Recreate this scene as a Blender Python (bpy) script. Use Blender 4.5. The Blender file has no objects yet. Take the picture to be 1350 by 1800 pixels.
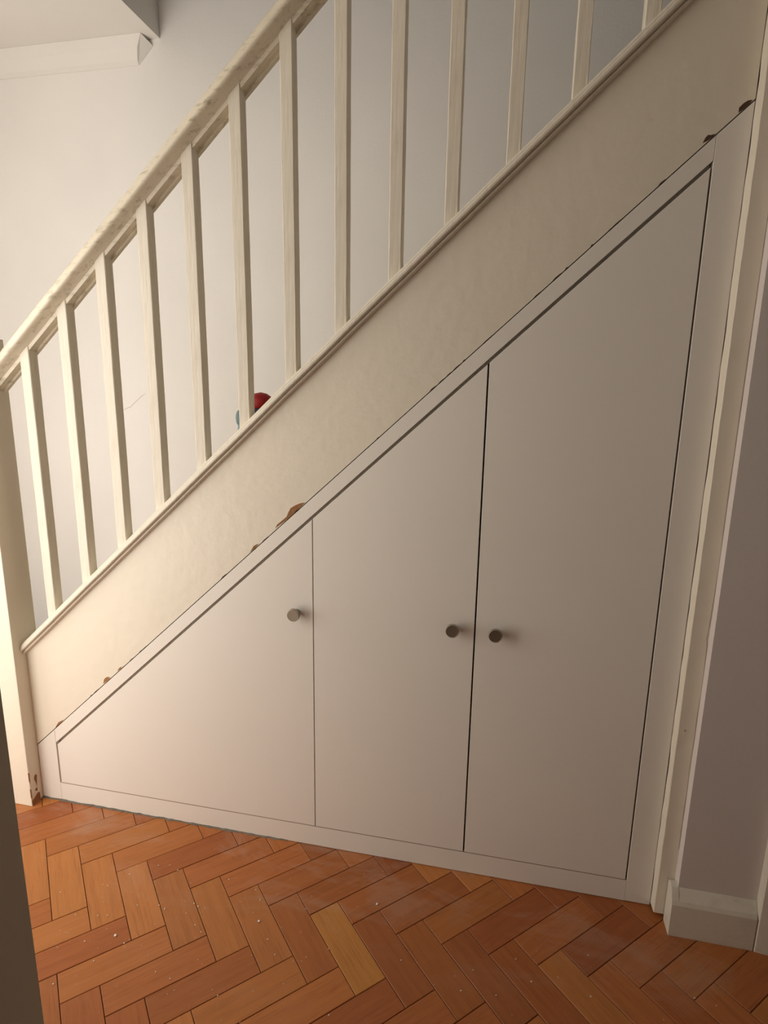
import bpy, bmesh, math, random
from mathutils import Vector, Matrix
random.seed(7)
S = bpy.context.scene
C = S.collection

# ---------------------------------------------------------------- camera
CAM_LOC = (1.28066, -1.35760, 1.26744)
YAW, PITCH, ROLL, FPX = 0.205048, 0.210082, 0.0165617, 1033.995
fw = Vector((-math.sin(YAW)*math.cos(PITCH), math.cos(YAW)*math.cos(PITCH), -math.sin(PITCH)))
r0 = Vector((math.cos(YAW), math.sin(YAW), 0)); u0 = r0.cross(fw)
rt = math.cos(ROLL)*r0 + math.sin(ROLL)*u0
up = -math.sin(ROLL)*r0 + math.cos(ROLL)*u0
cd = bpy.data.cameras.new('camera'); cam = bpy.data.objects.new('camera', cd); C.objects.link(cam)
cd.sensor_fit = 'HORIZONTAL'; cd.sensor_width = 36; cd.lens = FPX/1350*36; cd.clip_start = 0.02
M = Matrix((rt, up, -fw)).transposed().to_4x4(); M.translation = Vector(CAM_LOC); cam.matrix_world = M
S.camera = cam

# ---------------------------------------------------------------- world, light, exposure
w = bpy.data.worlds.new('daylight'); S.world = w; w.use_nodes = True
w.node_tree.nodes['Background'].inputs[0].default_value = (0.9, 0.95, 1.0, 1)
w.node_tree.nodes['Background'].inputs[1].default_value = 0.3
S.view_settings.view_transform = 'Standard'; S.view_settings.look = 'None'
cy = S.cycles; cy.use_light_tree = False; cy.diffuse_bounces = 4; cy.glossy_bounces = 3; cy.transmission_bounces = 3; cy.max_bounces = 6; cy.caustics_reflective = False; cy.caustics_refractive = False
S.view_settings.exposure = 0.04; S.view_settings.gamma = 1.0; S.view_settings.use_curve_mapping = False

def area(name, loc, direction, sx, sy, power, col):
    l = bpy.data.lights.new(name, 'AREA'); l.shape = 'RECTANGLE'; l.size = sx; l.size_y = sy; l.energy = power; l.color = col
    o = bpy.data.objects.new(name, l); C.objects.link(o); o.location = loc
    o.rotation_euler = Vector(direction).to_track_quat('-Z', 'Y').to_euler()
    return o
# daylight entering through the tall hall window in the front wall, left of the doorway the camera looks through
area('hall_window_daylight', (-0.45, -1.005, 1.10), (0, 1, 0), 0.80, 1.80, 21, (1.0, 0.95, 0.865))
# daylight through the glazed front door at the left end of the hall
area('front_door_daylight', (-1.015, -0.60, 1.15), (1, 0, 0), 0.70, 1.70, 14, (1.0, 0.95, 0.865))
# weak cool fill lamp added above the stairs, no window behind it
area('landing_fill_lamp', (2.2, 0.2, 4.3), (-0.4, 0.1, -1), 0.8, 0.8, 1.4, (0.85, 0.93, 1.0))

# ---------------------------------------------------------------- helpers
def link(name, me, mat, parent=None):
    o = bpy.data.objects.new(name, me); C.objects.link(o)
    if mat and not me.materials: me.materials.append(mat)
    if parent: o.parent = parent
    return o
def tag(o, label=None, cat=None, group=None, kind=None):
    if label: o['label'] = label
    if cat: o['category'] = cat
    if group: o['group'] = group
    if kind: o['kind'] = kind
    return o
def empty(name, loc=(0, 0, 0)):
    o = bpy.data.objects.new(name, None); C.objects.link(o); o.location = loc; o.empty_display_size = .05
    return o
def bm_mesh(name, bm, smooth=False):
    bmesh.ops.recalc_face_normals(bm, faces=bm.faces)
    me = bpy.data.meshes.new(name); bm.to_mesh(me); bm.free()
    if smooth:
        for p in me.polygons: p.use_smooth = True
    return me
def add_box(bm, a, b):
    v = [bm.verts.new((x, y, z)) for x in (a[0], b[0]) for y in (a[1], b[1]) for z in (a[2], b[2])]
    for f in ((0,1,3,2),(4,6,7,5),(0,4,5,1),(2,3,7,6),(0,2,6,4),(1,5,7,3)): bm.faces.new([v[i] for i in f])
def bevel(bm, w_, seg=1):
    bmesh.ops.recalc_face_normals(bm, faces=bm.faces)
    bmesh.ops.bevel(bm, geom=list(bm.edges), offset=w_, segments=seg, profile=0.6, affect='EDGES')
def box(name, a, b, mat, parent=None, bv=0.0, seg=1):
    bm = bmesh.new(); add_box(bm, a, b)
    if bv: bevel(bm, bv, seg)
    return link(name, bm_mesh(name, bm), mat, parent)
def prism(name, poly, y0, y1, mat, parent=None, bv=0.0, axis='y'):
    """polygon given in the plane across `axis`, extruded along it"""
    bm = bmesh.new()
    def P(a, b, t): return (a, t, b) if axis == 'y' else ((t, a, b) if axis == 'x' else (a, b, t))
    A = [bm.verts.new(P(a, b, y0)) for a, b in poly]; B = [bm.verts.new(P(a, b, y1)) for a, b in poly]
    bm.faces.new(A); bm.faces.new(B[::-1]); n = len(poly)
    for i in range(n): bm.faces.new((A[i], A[(i+1) % n], B[(i+1) % n], B[i]))
    if bv: bevel(bm, bv)
    return link(name, bm_mesh(name, bm), mat, parent)
def raked(name, prof, z0, m, x0, x1, mat, parent=None, smooth=True, steps=1, wob=0.0):
    """profile (y, n) swept up the rake z = z0 + m x, ends cut plumb"""
    k = math.sqrt(1+m*m); bm = bmesh.new(); rings = []
    for s in range(steps+1):
        x = x0+(x1-x0)*s/steps; dz = wob*random.uniform(-1, 1)
        rings.append([bm.verts.new((x, y, z0+m*x+n*k+dz)) for y, n in prof])
    n = len(prof)
    for a, b in zip(rings, rings[1:]):
        for i in range(n): bm.faces.new((a[i], a[(i+1) % n], b[(i+1) % n], b[i]))
    bm.faces.new(rings[0]); bm.faces.new(rings[-1][::-1])
    me = bm_mesh(name, bm)
    if smooth: me.polygons.foreach_set('use_smooth', [True]*len(me.polygons)); me.set_sharp_from_angle(angle=math.radians(38))
    return link(name, me, mat, parent)
def lathe(name, prof, mat, parent=None, seg=28):
    """profile (r, h) turned around -Y (knobs pointing at the room)"""
    bm = bmesh.new(); rings = []
    for r, h in prof:
        rings.append([bm.verts.new((r*math.cos(2*math.pi*i/seg), -h, r*math.sin(2*math.pi*i/seg))) for i in range(seg)])
    for a, b in zip(rings, rings[1:]):
        for i in range(seg): bm.faces.new((a[i], a[(i+1) % seg], b[(i+1) % seg], b[i]))
    bm.faces.new(rings[0]); bm.faces.new(rings[-1])
    me = bm_mesh(name, bm)
    me.polygons.foreach_set('use_smooth', [True]*len(me.polygons)); me.set_sharp_from_angle(angle=math.radians(30))
    return link(name, me, mat, parent)

# ---------------------------------------------------------------- materials
def nt(name):
    m = bpy.data.materials.new(name); m.use_nodes = True
    return m, m.node_tree, m.node_tree.nodes['Principled BSDF']
def N(t, kind, **kw):
    n = t.nodes.new(kind)
    for k, v in kw.items():
        if k in n.inputs: n.inputs[k].default_value = v
        else: setattr(n, k, v)
    return n
def ramp(t, fac, stops):
    r = t.nodes.new('ShaderNodeValToRGB'); e = r.color_ramp.elements
    while len(e) < len(stops): e.new(0.5)
    for el, (p, c) in zip(e, stops): el.position = p; el.color = (*c, 1) if len(c) == 3 else c
    t.links.new(fac, r.inputs[0]); return r.outputs[0]
def mix(t, fac, a, b, blend='MIX'):
    n = t.nodes.new('ShaderNodeMix'); n.data_type = 'RGBA'; n.blend_type = blend
    for s, v in ((n.inputs[0], fac), (n.inputs[6], a), (n.inputs[7], b)):
        if hasattr(v, 'default_value') or hasattr(v, 'links'): t.links.new(v, s)
        else: s.default_value = v if isinstance(v, (int, float)) else ((*v, 1) if len(v) == 3 else v)
    return n.outputs[2]
def paint(name, col, rough=.5, var=.05, bump=.08, bscale=60, stretch=(1, 1, 1), stain=None, stain_amt=.0, spec=.4):
    m, t, b = nt(name)
    co = N(t, 'ShaderNodeTexCoord').outputs['Object']
    mp = N(t, 'ShaderNodeMapping'); mp.inputs['Scale'].default_value = stretch; t.links.new(co, mp.inputs[0])
    n1 = N(t, 'ShaderNodeTexNoise', Scale=2.3, Detail=2.0); t.links.new(co, n1.inputs['Vector'])
    c0 = tuple(c*(1-var) for c in col); c1 = tuple(min(1, c*(1+var)) for c in col)
    out = ramp(t, n1.outputs[0], [(.3, c0), (.7, c1)])
    if stain:
        n2 = N(t, 'ShaderNodeTexNoise', Scale=26.0, Detail=5.0, Roughness=.72); t.links.new(mp.outputs[0], n2.inputs['Vector'])
        f = ramp(t, n2.outputs[0], [(.52, (0, 0, 0)), (.75, (stain_amt,)*3)])
        out = mix(t, f, out, stain)
    t.links.new(out, b.inputs['Base Color'])
    b.inputs['Roughness'].default_value = rough; b.inputs['Specular IOR Level'].default_value = spec
    n3 = N(t, 'ShaderNodeTexNoise', Scale=bscale, Detail=2.0); t.links.new(mp.outputs[0], n3.inputs['Vector'])
    bp = N(t, 'ShaderNodeBump', Strength=bump, Distance=.004); t.links.new(n3.outputs[0], bp.inputs['Height'])
    t.links.new(bp.outputs[0], b.inputs['Normal'])
    return m
M_WALL = paint('painted_plaster', (.83, .80, .765), .75, .03, .10, 90, spec=.25)
M_CEIL = paint('white_ceiling_paint', (.80, .77, .73), .8, .02, .06, 60, spec=.2)
M_NIB = paint('mauve_white_wall_paint', (.70, .635, .60), .7, .03, .10, 90, spec=.25)
M_CREAM = paint('old_cream_gloss', (.78, .71, .59), .40, .03, .30, 30, (1, 1, 1), spec=.4)
M_BAL = paint('cream_gloss_on_balusters', (.75, .685, .575), .42, .04, .22, 40, (3, 3, .35), (.42, .33, .22), .35)
M_RAIL = paint('worn_cream_handrail_paint', (.71, .635, .505), .42, .05, .25, 40, (.35, 2.4, 2.4), (.24, .175, .10), .8)
M_CUP = paint('white_cupboard_satin', (.82, .77, .70), .40, .012, .05, 120, (.4, 1, 1), spec=.35)
M_SKIRT = paint('cream_skirting_gloss', (.72, .67, .57), .42, .05, .15, 40, (.6, 1, 1), (.40, .34, .24), .35)
M_ROOM = paint('dim_room_wall_paint', (.62, .57, .50), .8, .03, .08, 60)
M_DOOR = paint('brown_grey_door_paint', (.78, .70, .57), .5, .06, .1, 40)
M_WOODRAW = paint('exposed_brown_wood', (.30, .135, .05), .8, .35, .5, 120)
M_WOODDARK = paint('dark_and_shadowed_wood', (.10, .05, .025), .8, .3, .5, 120)
M_DARK = paint('dark_subfloor', (.035, .02, .012), .9, .2, .2, 60)
M_TREAD = paint('painted_stair_tread', (.62, .55, .44), .5, .05, .1, 40)
M_SHADOWGAP = paint('brown_shadow_gap', (.30, .22, .16), .9, .1, .1, 60)
M_FILL = paint('grey_dusty_filler', (.16, .14, .11), .9, .25, .6, 150)
M_CRUMB = paint('white_paint_crumb', (.80, .76, .68), .8, .1, .2, 100)
M_CRACK = paint('hairline_crack', (.42, .33, .28), .9, .1, .1, 100)
M_RED = paint('red_toy_fabric', (.34, .012, .014), .55, .25, .4, 70)
M_NAVY = paint('navy_toy_fabric', (.02, .045, .10), .6, .2, .4, 70)
M_SKY = paint('pale_blue_plastic', (.42, .66, .76), .35, .1, .1, 40)
m, t, b = nt('brushed_bronze_nickel'); M_KNOB = m
b.inputs['Base Color'].default_value = (.38, .35, .29, 1); b.inputs['Metallic'].default_value = 1; b.inputs['Roughness'].default_value = .42
m, t, b = nt('door_glass'); M_GLASS = m
b.inputs['Base Color'].default_value = (.8, .85, .85, 1); b.inputs['Roughness'].default_value = .25; b.inputs['Transmission Weight'].default_value = 1

# oiled hardwood block: grain along local X, tint from the object's own colour
m, t, b = nt('oiled_parquet_block'); M_BLOCK = m
co = N(t, 'ShaderNodeTexCoord').outputs['Object']; oi = N(t, 'ShaderNodeObjectInfo'); geo = N(t, 'ShaderNodeNewGeometry')
ad = N(t, 'ShaderNodeVectorMath', operation='ADD'); t.links.new(co, ad.inputs[0])
cb = N(t, 'ShaderNodeCombineXYZ'); ml = N(t, 'ShaderNodeMath', operation='MULTIPLY'); ml.inputs[1].default_value = 37.0
t.links.new(oi.outputs['Random'], ml.inputs[0])
for i in range(3): t.links.new(ml.outputs[0], cb.inputs[i])
t.links.new(cb.outputs[0], ad.inputs[1])
mp = N(t, 'ShaderNodeMapping'); mp.inputs['Scale'].default_value = (5, 70, 70); t.links.new(ad.outputs[0], mp.inputs[0])
g1 = N(t, 'ShaderNodeTexNoise', Scale=1.0, Detail=5.0, Roughness=.6); t.links.new(mp.outputs[0], g1.inputs['Vector'])
mp2 = N(t, 'ShaderNodeMapping'); mp2.inputs['Scale'].default_value = (14, 260, 260); t.links.new(ad.outputs[0], mp2.inputs[0])
g2 = N(t, 'ShaderNodeTexNoise', Scale=1.0, Detail=3.0); t.links.new(mp2.outputs[0], g2.inputs['Vector'])
shade = ramp(t, g1.outputs[0], [(.25, (.86, .83, .80)), (.55, (1, 1, 1)), (.8, (1.08, 1.08, 1.05))])
c = mix(t, 1.0, oi.outputs['Color'], shade, 'MULTIPLY')
pores = ramp(t, g2.outputs[0], [(.30, (.84, .80, .76)), (.46, (1, 1, 1))])
c = mix(t, 1.0, c, pores, 'MULTIPLY')
# thin film of plaster dust left on the floor (patchy, in room coordinates)
sm = N(t, 'ShaderNodeMapping'); sm.inputs['Scale'].default_value = (1.4, 3.5, 1); sm.inputs['Rotation'].default_value = (0, 0, -.5); t.links.new(geo.outputs['Position'], sm.inputs[0])
dn = N(t, 'ShaderNodeTexNoise', Scale=2.2, Detail=9.0, Roughness=.68, Distortion=.6); t.links.new(sm.outputs[0], dn.inputs['Vector'])
dust = ramp(t, dn.outputs[0], [(.50, (0, 0, 0)), (.78, (.55, .55, .55))])
sp = N(t, 'ShaderNodeSeparateXYZ'); t.links.new(geo.outputs['Position'], sp.inputs[0])
edge = N(t, 'ShaderNodeMapRange'); t.links.new(sp.outputs[1], edge.inputs[0])
edge.inputs[1].default_value = -.34; edge.inputs[2].default_value = -.05; edge.inputs[3].default_value = .12; edge.inputs[4].default_value = 1.0
dm = N(t, 'ShaderNodeMath', operation='MULTIPLY'); t.links.new(dust, dm.inputs[0]); t.links.new(edge.outputs[0], dm.inputs[1])
c = mix(t, dm.outputs[0], c, (.50, .38, .30))
t.links.new(c, b.inputs['Base Color'])
rr = N(t, 'ShaderNodeMapRange'); t.links.new(dn.outputs[0], rr.inputs[0]); rr.inputs[3].default_value = .36; rr.inputs[4].default_value = .58
t.links.new(rr.outputs[0], b.inputs['Roughness']); b.inputs['Specular IOR Level'].default_value = .35
bp = N(t, 'ShaderNodeBump', Strength=.12, Distance=.002); t.links.new(g2.outputs[0], bp.inputs['Height']); t.links.new(bp.outputs[0], b.inputs['Normal'])

# ---------------------------------------------------------------- room shell
YB, ZC, XL, YF = 0.90, 2.51, -1.02, -1.0      # back wall, hall ceiling, left wall, wall with the room door
XE = -0.063                                   # edge of the hall ceiling at the stairwell
def struct(o, label=None, cat=None): return tag(o, label, cat, kind='structure')
floor = struct(box('floor', (-1.4, -3.4, -.12), (3.2, 1.05, -.018), M_DARK), 'orange brown herringbone parquet floor of worn wooden blocks', 'floor')
wb = struct(box('wall_back', (-1.4, YB, -.05), (3.2, YB+.12, 5.0), M_WALL), 'pinkish white plaster wall behind the balusters', 'wall')
bm = bmesh.new()
for a, b_ in (((-1.17, -.20, -.05), (XL, YB, 5)), ((-1.17, -1.0, 2.06), (XL, -.20, 5))): add_box(bm, a, b_)
struct(link('wall_left', bm_mesh('wall_left', bm), M_WALL), 'pale plaster wall at the left end of the hall around the front door', 'wall')
bm = bmesh.new(); WX0, WX1, WZ0, WZ1 = -.90, .0, .14, 2.06; XJ0, XJ1 = .8955, 1.665; YG = YF-.12
for a, b_ in (((-1.17, YG, -.05), (WX0, YF, 5)), ((WX1, YG, -.05), (XJ0-.022, YF, 5)), ((WX0, YG, -.05), (WX1, YF, WZ0)), ((WX0, YG, WZ1), (WX1, YF, 5)),
              ((XJ1+.022, YG, -.05), (3.2, YF, 5)), ((XJ0-.022, YG, 2.05), (XJ1+.022, YF, 5))): add_box(bm, a, b_)
struct(link('wall_front', bm_mesh('wall_front', bm), M_WALL), 'hall wall with the window and the doorway the camera looks through', 'wall')
bm = bmesh.new()
for a, b_ in (((-.7, -3.3, -.05), (-.6, YG, ZC)), ((-.7, -3.4, -.05), (3.3, -3.3, ZC))): add_box(bm, a, b_)
struct(link('wall_room', bm_mesh('wall_room', bm), M_ROOM), 'walls of the dim room behind the camera', 'wall')
def child_box(name, a, b_, mat, par, bv=.0015):
    o = box(name, a, b_, mat, par, bv); o.matrix_parent_inverse = Matrix.Translation(-Vector(par.location)); return o
d1 = empty('door_1', (-1.07, -.60, 0)); struct(d1, 'glazed front door at the left end of the hall', 'door')
for n_, a, b_ in (('door_stile', (-1.10, -1.0, 0), (-1.05, -.95, 2.06)), ('door_stile', (-1.10, -.25, 0), (-1.05, -.20, 2.06)), ('door_rail', (-1.10, -.95, 0), (-1.05, -.25, .28)), ('door_rail', (-1.10, -.95, 2.0), (-1.05, -.25, 2.06))):
    child_box(n_, a, b_, M_SKIRT, d1)
child_box('glass_pane', (-1.08, -.95, .28), (-1.072, -.25, 2.0), M_GLASS, d1, 0)
wn = empty('window_1', (-.45, YF-.06, WZ0)); struct(wn, 'hall window letting in daylight beside the doorway', 'window')
for a, b_ in (((WX0, YF-.09, WZ0), (WX0+.05, YF-.04, WZ1)), ((WX1-.05, YF-.09, WZ0), (WX1, YF-.04, WZ1)), ((WX0+.05, YF-.09, WZ0), (WX1-.05, YF-.04, WZ0+.05)), ((WX0+.05, YF-.09, WZ1-.05), (WX1-.05, YF-.04, WZ1))):
    child_box('window_frame', a, b_, M_CEIL, wn)
child_box('pane', (WX0+.05, YF-.07, WZ0+.05), (WX1-.05, YF-.064, WZ1-.05), M_GLASS, wn, 0)
struct(box('wall_right', (1.737, -.058, -.05), (3.2, -.004, 5.0), M_NIB), 'dull mauve white wall facing the room right of the cupboard', 'wall')
struct(box('wall_far', (3.2, -3.4, -.05), (3.3, 1.05, 5.0), M_WALL), 'plain wall at the far end of the hall', 'wall')
# hall ceiling slab with the stairwell cut out of it
bm = bmesh.new()
add_box(bm, (-1.4, -3.4, ZC), (XE, YB, ZC+.26)); add_box(bm, (XE, -3.4, ZC), (3.2, -.075, ZC+.26))
struct(link('ceiling', bm_mesh('ceiling', bm), M_CEIL), 'white hall ceiling ending in a sharp edge at the stairwell', 'ceiling')
struct(box('ceiling_upper', (-1.4, -3.4, 4.9), (3.3, 1.05, 5.0), M_CEIL), 'ceiling high above the stairwell', 'ceiling')
# coving strip along the back wall, end cut askew, not quite touching the ceiling
bm = bmesh.new()
def cov(x): return [(x(0), YB-.001, 2.430), (x(.10), YB-.016, 2.441), (x(.45), YB-.036, 2.472), (x(1), YB-.047, ZC-.0004), (x(1), YB-.001, ZC-.0004)]
L0 = [bm.verts.new(v) for v in cov(lambda q: XL)]
L1 = [bm.verts.new(v) for v in cov(lambda q: -.155+.043*q)]
L1[4].co.x = -.092; L1[4].co.z = 2.488
for i in range(5): bm.faces.new((L0[i], L0[(i+1) % 5], L1[(i+1) % 5], L1[i]))
bm.faces.new(L0); bm.faces.new(L1[::-1])
cv = struct(link('trim_1', bm_mesh('trim_1', bm), M_CEIL), 'white coving strip under the ceiling, cut off askew at the stairwell', 'coving')
# hairline crack in the plaster
def ribbon(name, pts, w_, y, mat, parent):
    bm = bmesh.new(); A = []; B = []
    for i, (x, z) in enumerate(pts):
        ww = w_*(0.35 if i in (0, len(pts)-1) else 1)
        A.append((bm.verts.new((x, y-.0006, z-ww)), bm.verts.new((x, y+.001, z-ww)))); B.append((bm.verts.new((x, y-.0006, z+ww)), bm.verts.new((x, y+.001, z+ww))))
    for i in range(len(pts)-1):
        bm.faces.new((A[i][0], A[i+1][0], B[i+1][0], B[i][0])); bm.faces.new((A[i][0], A[i][1], A[i+1][1], A[i+1][0])); bm.faces.new((B[i][0], B[i+1][0], B[i+1][1], B[i][1]))
    return link(name, bm_mesh(name, bm), mat, parent)
ribbon('plaster_crack', [(-.336, 1.1485), (-.312, 1.160), (-.294, 1.166), (-.272, 1.186), (-.259, 1.1954), (-.240, 1.211), (-.219, 1.222)], .0008, YB, M_CRACK, wb)

# lining of the doorway in front of the camera
dl = empty('trim_2', (XJ0, YF-.06, 0)); struct(dl, 'door jamb in deep shade at the left edge, close to the camera', 'door jamb')
child_box('jamb_lining', (XJ0-.022, YG-.004, 0), (XJ0, YF+.002, 2.05), M_DOOR, dl)
child_box('jamb_lining', (XJ1, YG-.004, 0), (XJ1+.022, YF+.002, 2.05), M_DOOR, dl)
child_box('head_lining', (XJ0-.022, YG-.004, 2.05), (XJ1+.022, YF+.002, 2.072), M_DOOR, dl)

# right-hand trims
bm = bmesh.new(); rows = []; H = 60     # batten with ragged, many times painted edges
for i in range(H+1):
    z = .012+(5.0-.012)*i/H if i else .012
    z = .012+2.2*i/(H-1) if i < H else 4.9
    j = random.uniform(-.0009, .0009); k_ = random.uniform(-.0006, .0006)
    rows.append([bm.verts.new(p) for p in ((1.6985+j, -.0015, z), (1.6995+k_, -.0290, z), (1.7010+k_, -.0305, z), (1.737, -.0305+k_, z), (1.737, -.0015, z))])
for a, b_ in zip(rows, rows[1:]):
    for i in range(5): bm.faces.new((a[i], a[(i+1) % 5], b_[(i+1) % 5], b_[i]))
bm.faces.new(rows[0]); bm.faces.new(rows[-1][::-1])
struct(link('trim_3', bm_mesh('trim_3', bm), M_CREAM), 'cream painted vertical batten between cupboard and mauve wall', 'trim')
sk = [(-.0585, .0), (-.078, .0), (-.0785, .004), (-.0782, .086), (-.0745, .096), (-.068, .106), (-.062, .116), (-.0585, .121)]
bs = struct(prism('baseboard_right', sk, 1.737, 1.904, M_SKIRT, axis='x'), 'short cream skirting board at the foot of the mauve wall', 'skirting board')
prism('skirting_end', [(-.034, .0)]+sk[1:5]+[(-.068, .108), (-.060, .120), (-.048, .126), (-.036, .118), (-.034, .105)], 1.722, 1.737, M_SKIRT, bs, axis='x')
pa = [(1.905, -.0585), (1.905, -.074), (1.909, -.0795), (1.93, -.082), (1.98, -.086), (1.985, -.0585)]
struct(prism('trim_4', pa, 0, 2.1, M_SKIRT, bv=.0, axis='z'), 'cream door casing at the right edge beside the short skirting', 'door casing')

tr3 = bpy.data.objects['trim_3']
cz = [(1.7365, 2.0), (1.7358, 1.4), (1.7352, 1.05), (1.7366, .90), (1.7360, .84), (1.7340, .76), (1.7325, .735), (1.7352, .722), (1.7362, .67), (1.7368, .60), (1.7352, .555), (1.7362, .50), (1.7345, .42), (1.7362, .36), (1.7352, .28), (1.7358, .20)]
bm = bmesh.new(); A = [[bm.verts.new((x+dx, -.0312+dy, z)) for dx, dy in ((-.0004, 0), (.0004, 0), (.0004, .002), (-.0004, .002))] for x, z in cz]
for a, b_ in zip(A, A[1:]):
    for i in range(4): bm.faces.new((a[i], a[(i+1) % 4], b_[(i+1) % 4], b_[i]))
link('paint_crack', bm_mesh('paint_crack', bm), M_CRACK, tr3)
nh = lathe('nail_hole', [(.0016, -.001), (.0016, .0008), (.0006, .0010)], M_WOODRAW, tr3, 10); nh.location = (1.7145, -.0305, .511)

# ---------------------------------------------------------------- herringbone floor
BL, BW, TH = .229, .07639, math.radians(46.0)
OX, OY = .11824, -.20170
U = Vector((math.cos(TH), -math.sin(TH), 0)); V = Vector((math.sin(TH), math.cos(TH), 0))
def block_mesh(L, W, g=.0007):
    bm = bmesh.new(); add_box(bm, (-L/2+g, -W/2+g, -.018), (L/2-g, W/2-g, 0))
    top = [e for e in bm.edges if all(v.co.z > -.001 for v in e.verts)]
    bmesh.ops.bevel(bm, geom=top, offset=.0009, segments=1, affect='EDGES')
    return bm_mesh('block', bm)
BM = block_mesh(BL, BW); BM.materials.append(M_BLOCK)
TINTS = [(.44, .165, .052), (.40, .140, .045), (.36, .118, .038), (.47, .185, .058), (.42, .150, .050), (.33, .105, .036)]
stuff = bmesh.new(); spec_tint = {('A', 7, 0): (.47, .195, .046), ('A', 0, 0): (.47, .180, .050), ('A', 1, 0): (.47, .176, .048), ('A', 2, 0): (.47, .178, .052), ('A', 3, 0): (.40, .148, .044), ('A', 4, 0): (.43, .160, .044), ('A', 5, 0): (.41, .150, .044), ('A', 6, 0): (.36, .120, .034), ('A', 8, 0): (.33, .105, .030), ('A', 9, 0): (.35, .115, .030), ('A', 10, 0): (.32, .102, .030), ('A', -1, 0): (.45, .170, .048)}
rot_a = math.atan2(U.y, U.x); rot_b = math.atan2(V.y, V.x)
nblk = 0
for j in range(-14, 15):
    for k in range(-60, 60):
        base = Vector((OX, OY, 0)) + k*BW*(U+V)+ j*BL*(U-V)
        # A: long along U, occupying [0,L] x [0,W];  B: long along V, butting against the A blocks
        for ty in 'AB':
            if ty == 'A': c_ = base+U*(BL/2)+V*(BW/2); rz = rot_a
            else: c_ = base+U*(-BW/2)+V*(BL/2); rz = rot_b
            if not (-1.35 < c_.x < 3.15 and -3.25 < c_.y < .22): continue
            if -.45 < c_.x < 2.15 and -.82 < c_.y < .08:
                o = link('block', BM, None, floor)
                o.location = (c_.x, c_.y, random.uniform(-.0004, .0003)); o.rotation_euler = (random.uniform(-.002, .002), random.uniform(-.0012, .0012), rz + (math.pi if random.random() < .5 else 0))
                tcol = spec_tint.get((ty, k, j))
                if not tcol:
                    tcol = random.choice(TINTS); q = random.uniform(.92, 1.08); tcol = tuple(x*q*y for x, y in zip(tcol, (.95, .88, .77)))
                    if ty == 'A': tcol = tuple(x*y for x, y in zip(tcol, (1.05, 1.08, 1.08)))
                o.color = (*tcol, 1); nblk += 1
            else:
                mm = Matrix.Translation(c_) @ Matrix.Rotation(rz, 4, 'Z')
                vs = [stuff.verts.new(mm @ Vector((sx*(BL/2-.0007), sy*(BW/2-.0007), z))) for z in (0, -.018) for sx, sy in ((-1, -1), (1, -1), (1, 1), (-1, 1))]
                stuff.faces.new(vs[:4]); stuff.faces.new(vs[4:][::-1])
                for i in range(4): stuff.faces.new((vs[i], vs[i+4], vs[(i+1) % 4+4], vs[(i+1) % 4]))
o = link('block_field', bm_mesh('block_field', stuff), M_BLOCK, floor); o.color = (.41, .145, .047, 1); tag(o, kind='stuff')

# ---------------------------------------------------------------- staircase
st = empty('staircase', (0, 0, 0))
tag(st, 'cream painted staircase with square balusters, moulded handrail and closed string', 'staircase')
DM, DA = .91872, .19183                      # rake and height of the cupboard's sloping door line
SB = .24808                                  # underside of the string: z = SB + DM x
CM, CZ = .9117, .5465                        # cap moulding: z = CZ + CM x (its lower edge)
RM, RZ = .910, 1.3010                        # handrail underside
XN, XR = -.070, 1.6975
def ln(z0, m, x): return z0+m*x
stg = prism('string', [(XN, ln(SB, DM, XN)), (XR, ln(SB, DM, XR)), (XR, ln(CZ, CM, XR)+.004), (XN, ln(CZ, CM, XN)+.004)], 0.0, .032, M_CREAM, st)
cap = [(-.0005, 0), (-.0095, .0005), (-.0125, .0025), (-.0118, .0056), (-.0092, .0068), (-.0092, .0080), (-.0165, .0088), (-.0205, .0105), (-.0215, .0140), (-.0200, .0178), (-.0188, .0186), (-.0190, .0198), (-.0165, .0232), (-.0120, .0255), (.044, .0255), (.046, .022), (.046, 0)]
raked('string_cap', cap, CZ, CM, XN-.001, XR, M_BAL, st, steps=36, wob=.0005)
rail = [(.003, .0015), (.0015, .0095), (-.0060, .0145), (-.0165, .0178), (-.0218, .0198), (-.0245, .0225), (-.0250, .0262), (-.0238, .0295), (-.0200, .0315), (-.0178, .0332), (-.0172, .0360), (-.0165, .0400), (-.0145, .0445), (-.0108, .0490), (-.0055, .0527), (.0015, .0553), (.0145, .0570),
        (.030, .0555), (.038, .0525), (.0425, .0485), (.044, .0440), (.0435, .0400), (.0455, .0368), (.0495, .0350), (.0522, .0310), (.0515, .0265), (.048, .0225), (.042, .0185), (.039, .0125), (.037, .0060), (.0365, -.0032), (.0320, -.0032), (.0262, -.0030), (.0255, .0015)]
raked('handrail', rail, RZ, RM, XN-.001, XR, M_RAIL, st, steps=1)
# newel post
nw = box('newel_post', (-.160, -.045, 0), (XN, .045, 1.375), M_CREAM, st, .0025, 2)
prism('newel_cap', [(-.156, -.041), (-.074, -.041), (-.074, .041), (-.156, .041)], 1.375, 1.388, M_CREAM, nw, .003, axis='z')
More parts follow.
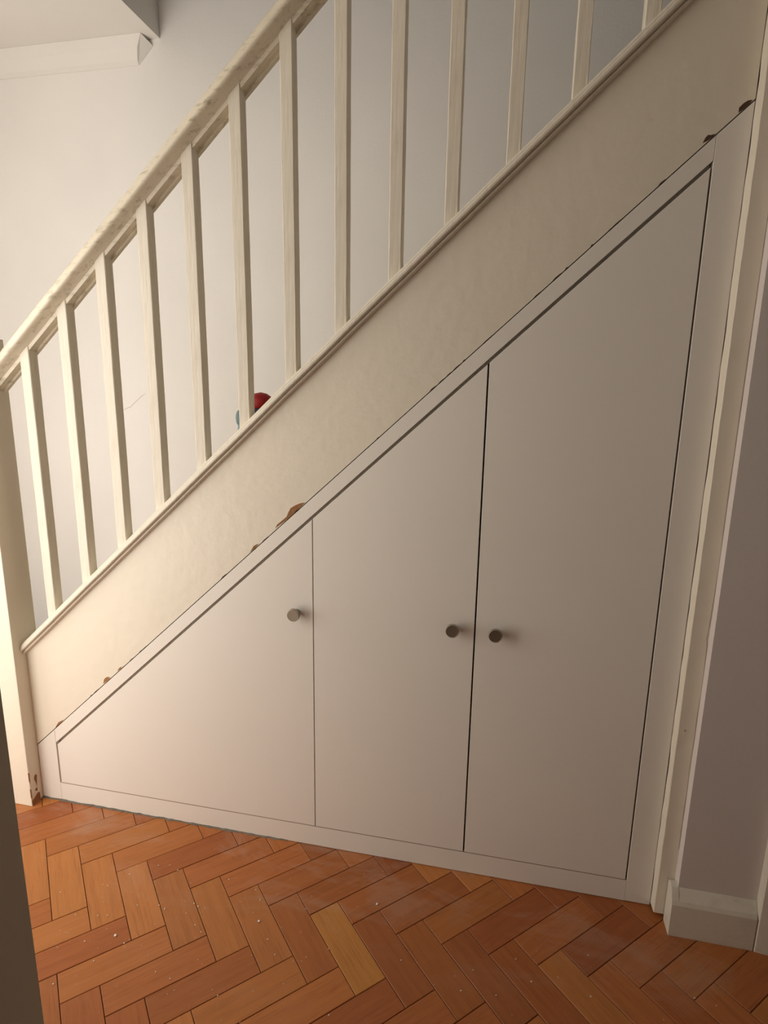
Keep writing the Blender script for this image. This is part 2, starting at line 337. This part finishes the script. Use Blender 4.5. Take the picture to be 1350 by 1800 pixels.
# balusters, plumb, ends cut to the rake
BS, BX, BD = .0285, .018, .1224
bm = bmesh.new(); hh = RZ-(CZ+.0255*math.sqrt(1+CM*CM))
NS = 16; rows = []
for i in range(NS+1):
    f_ = i/NS; zz = -.012+f_*(hh+.029)
    e_ = 0 if i in (0, NS) else .0004
    rr_ = []
    for sx, sy in ((0, 0), (0.0015, -.0015), (BS-.0015, -.0015), (BS, 0), (BS, BS), (0, BS)):
        rr_.append(bm.verts.new((sx+random.uniform(-e_, e_), sy+.0015+random.uniform(-e_, e_)*.5, zz+RM*sx)))
    rows.append(rr_)
for a, b_ in zip(rows, rows[1:]):
    for i in range(6): bm.faces.new((a[i], a[(i+1) % 6], b_[(i+1) % 6], b_[i]))
bm.faces.new(rows[0]); bm.faces.new(rows[-1][::-1])
BME = bm_mesh('baluster', bm); BME.materials.append(M_BAL)
for i in range(14):
    x = BX+BD*i
    o = link('baluster', BME, None, st)
    o.location = (x+random.uniform(-.0015, .0015), 0.0, CZ+.0255*math.sqrt(1+CM*CM)+CM*x)
    if i % 2: o.scale.x = 1.0
# treads and risers behind the string
TZ, GO = .2, .2/.9117
for n in range(1, 13):
    z = TZ*n; xn = (z-.50)/.9117
    bm = bmesh.new(); add_box(bm, (xn, .033, z-.026), (xn+GO+.018, .885, z)); bevel(bm, .004)
    link('tread', bm_mesh('tread', bm), M_TREAD, st)
    box('riser', (xn+.016, .034, z-TZ), (xn+.028, .884, z-.026), M_TREAD, st)
# wall string on the far side
prism('wall_string', [(-.35, 0), (-.2, 0), (1.6975, 1.75), (1.6975, 2.16), (-.35, .26)], .886, .8995, M_CREAM, st)
# flaked paint along the underside of the string and at the foot of the newel
CH = [[(0.7183, 0.9147), (0.7242, 0.9249), (0.7357, 0.9344), (0.7493, 0.946), (0.754, 0.9571), (0.7609, 0.9693), (0.7721, 0.9764), (0.7854, 0.9825), (0.7986, 0.9854), (0.7875, 0.9741), (0.7718, 0.9593), (0.7537, 0.942), (0.7355, 0.9278)],
      [(0.6477, 0.8487), (0.6538, 0.8582), (0.6587, 0.8664), (0.6669, 0.871), (0.6727, 0.8725), (0.6631, 0.8611)],
      [(0.1801, 0.4208), (0.1838, 0.4352), (0.1918, 0.4431), (0.2039, 0.4446), (0.1982, 0.4347)],
      [(0.2296, 0.466), (0.2356, 0.4759), (0.2451, 0.4815), (0.2421, 0.4744)],
      [(0.0013, 0.2534), (0.0137, 0.2723), (0.0327, 0.2838), (0.0212, 0.2709)],
      [(1.6712, 1.7897), (1.6711, 1.7981), (1.6778, 1.8051), (1.6848, 1.8092), (1.6928, 1.8099), (1.6892, 1.8043), (1.6808, 1.7965)],
      [(1.6145, 1.7403), (1.6183, 1.7497), (1.6226, 1.7542), (1.6276, 1.7535), (1.6351, 1.7553), (1.6309, 1.7499), (1.6238, 1.7446)]]
for k in range(26):                           # ragged nicks along the edge
    x = random.uniform(-.03, 1.6); wd = random.uniform(.005, .022); hh_ = random.uniform(.0008, .0028)
    e0 = ln(SB, DM, x)
    CH.insert(0, [(x, e0), (x+wd*.3, ln(SB, DM, x+wd*.3)+hh_), (x+wd*.7, ln(SB, DM, x+wd*.7)+hh_*.7), (x+wd, ln(SB, DM, x+wd))])
for ci, ch in enumerate(CH):
    # lower side of each flake follows the string's edge
    off = min(z-ln(SB, DM, x) for x, z in ch)
    pts = [(x, z-off) for x, z in ch]
    o = prism('bare_wood_patch', pts, -.0005, .002, M_WOODDARK if ci < 26 or ci > 30 else M_WOODRAW, stg); o['label'] = 'bare brown wood where paint has flaked off'  # last two patches use the darker wood, shadow put into their colour
NC = [[(-0.0272, 0.0809), (-0.0242, 0.0927), (-0.0188, 0.0935), (-0.0156, 0.0878), (-0.0187, 0.0655), (-0.0192, 0.0518), (-0.0223, 0.0681)],
      [(-0.0293, 0.0444), (-0.02, 0.05), (-0.0195, 0.0367)],
      [(-0.044, 0.0188), (-0.0354, 0.021), (-0.0189, 0.0301), (-0.0121, 0.0259), (-0.012, .004), (-.044, .002)],
      [(-0.0449, 0.115), (-0.0413, 0.1107), (-0.0425, 0.0753), (-0.0449, 0.0863)],
      [(-0.0449, 0.06), (-0.0418, 0.0559), (-0.0425, 0.021), (-0.0449, 0.0309)]]
for ch in NC:
    o = prism('bare_wood_patch', ch, XN-.002, XN+.0006, M_WOODRAW, nw, axis='x'); o['label'] = 'bare brown wood where paint is knocked off'

# ---------------------------------------------------------------- cupboard under the stairs
cu = empty('understairs_cupboard', (0, 0, 0))
tag(cu, 'white fitted cupboard with three sloping-topped doors filling the space under the stairs', 'cupboard')
X = [0.0, .8169, 1.2290, 1.6346]; ZB = .0637; G = .0014
FT = SB-.0030                                # top of the sloping frame rail
FL, FR_ = XN+.0008, 1.6980
top = lambda x: DA+DM*x                      # top edge of the doors
GS = .0095                                   # sloping gap above the doors
prism('frame_stile', [(FL, .002), (-.0032, .002), (-.0032, FT-DM*.0032), (FL, FT+DM*FL)], 0, .022, M_CUP, cu, .0006)
prism('frame_stile', [(1.6378, .002), (FR_, .002), (FR_, FT+DM*FR_), (1.6378, FT+DM*1.6378)], 0, .022, M_CUP, cu, .0006)
prism('frame_rail', [(-.0027, top(-.0027)+GS), (1.6373, top(1.6373)+GS), (1.6373, FT+DM*1.6373), (-.0027, FT-DM*.0027)], 0, .022, M_CUP, cu, .0006)
box('plinth_rail', (-.0027, 0, .002), (1.6373, .022, ZB-.0018), M_CUP, cu)
box('shadow_gap_strip', (.001, .0002, ZB-.0018), (1.6355, .0188, ZB), M_SHADOWGAP, cu)['label'] = 'thin brown strip coloured as the shadow line under the doors'  # strip laid in the gap, its brown stands for the shadow line
prism('door_stop', [(-.0024, top(-.0024)+.0012), (1.637, top(1.637)+.0012), (1.637, top(1.637)+GS-.0004), (-.0024, top(-.0024)+GS-.0004)], .0195, .0225, M_CUP, cu)
prism('carcass_back', [(-.05, .01), (1.69, .01), (1.69, FT+DM*1.69-.02), (-.05, FT-DM*.05-.02)], .040, .046, M_CUP, cu)
for i in range(3):
    x0 = X[i]+(G if i else .0016); x1 = X[i+1]-G
    if i == 0: x1 = X[1]-.0012
    if i == 1: x0 = X[1]+.0012; x1 = X[2]-.0020
    if i == 2: x0 = X[2]+.0020; x1 = X[3]-.0006
    dr = prism('door', [(x0, ZB), (x1, ZB), (x1, top(x1)), (x0, top(x0))], .0004, .0190, M_CUP, cu, .0005)
    dr['label'] = ('low triangular white door on the left', 'middle white door with sloping top', 'tall white door on the right')[i]
    kx, kz = ((.7714, .694), (1.1763, .6935), (1.2789, .692))[i]
    kn = lathe('knob', [(.0085, -.001), (.0085, .002), (.0070, .004), (.0068, .012), (.0090, .0155), (.0155, .0175), (.0166, .0190), (.0166, .0255), (.0158, .0268), (.0150, .0270), (.0146, .0264), (.0005, .0262)], M_KNOB, dr)
    kn.location = (kx, .0004, kz); kn['label'] = 'round brushed bronze knob'
# ragged grey filler where the old skirting met the floor
bm = bmesh.new(); n = 60; A = []
for i in range(n+1):
    x = -.068+.80*i/n; h = random.uniform(.0020, .0062)*(1-.3*i/n); d = random.uniform(.0020, .0065)
    A.append([bm.verts.new(p) for p in ((x, .001, .0), (x, -d, .0), (x, -d*.6, h*.8), (x, .001, h))])
for a, b_ in zip(A, A[1:]):
    for i in range(4): bm.faces.new((a[i], a[(i+1) % 4], b_[(i+1) % 4], b_[i]))
link('dusty_filler', bm_mesh('dusty_filler', bm), M_FILL, cu)['label'] = 'ragged grey dusty filler along the floor'

# ---------------------------------------------------------------- small things
toy = empty('soft_toy', (.632, .10, 1.0)); tag(toy, 'small red and navy toy on a stair tread behind the balusters', 'toy')
def blob(name, parts, mat, par, lvl=2):
    bm = bmesh.new()
    for (x, y, z), (a, b_, c_) in parts:
        bmesh.ops.create_icosphere(bm, subdivisions=lvl, radius=1, matrix=Matrix.Translation((x, y, z)) @ Matrix.Diagonal((a, b_, c_, 1)))
    return link(name, bm_mesh(name, bm, True), mat, par)
blob('body', [((0, 0, .088), (.048, .04, .087)), ((.018, -.014, .174), (.034, .034, .037)), ((-.03, -.01, .03), (.03, .04, .03)), ((.035, -.01, .03), (.03, .04, .03))], M_NAVY, toy)
blob('red_top', [((.014, 0, .224), (.031, .034, .024)), ((.039, -.004, .211), (.016, .022, .014)), ((-.008, 0, .219), (.022, .028, .020))], M_RED, toy)
blob('pale_blue_arm', [((-.046, -.004, .180), (.010, .013, .022)), ((-.040, -.004, .150), (.011, .014, .024))], M_SKY, toy)

fl_pts = [(.4498, -.3684, .0042), (.7606, -.2594, .0036), (1.0285, -.1492, .0040)]
for (x, y, s), lb in zip(fl_pts, ('white paint flake on the floor nearest the dark door jamb', 'white paint flake on the floor in the middle of the parquet', 'white paint flake on the floor nearest the cupboard plinth')):
    bm = bmesh.new(); bmesh.ops.create_icosphere(bm, subdivisions=1, radius=s)
    for v in bm.verts: v.co.x *= random.uniform(.8, 1.2); v.co.y *= random.uniform(.6, .9); v.co.z = max(-.35*s, v.co.z*.5)
    o = link('paint_flake', bm_mesh('paint_flake', bm), M_CRUMB); o.location = (x, y, .35*s+.0004); o.rotation_euler.z = random.uniform(0, 6)
    tag(o, lb, 'paint flake', 'paint flakes on the parquet')
bm = bmesh.new(); rnd = random.Random(3)
for i in range(130):
    x = rnd.uniform(.2, 1.9); y = -.03-.5*rnd.random()**.8
    if i < 80: x = rnd.uniform(.3, .9); y = rnd.uniform(-.5, -.15)
    s = rnd.choice((.0008, .0010, .0012, .0018))
    bmesh.ops.create_icosphere(bm, subdivisions=1, radius=s, matrix=Matrix.Translation((x, y, s*.5+.0004)) @ Matrix.Diagonal((1, rnd.uniform(.6, 1), .6, 1)))
tag(link('plaster_crumbs', bm_mesh('plaster_crumbs', bm), M_CRUMB), 'tiny pale plaster crumbs scattered over the parquet', 'crumbs', kind='stuff')
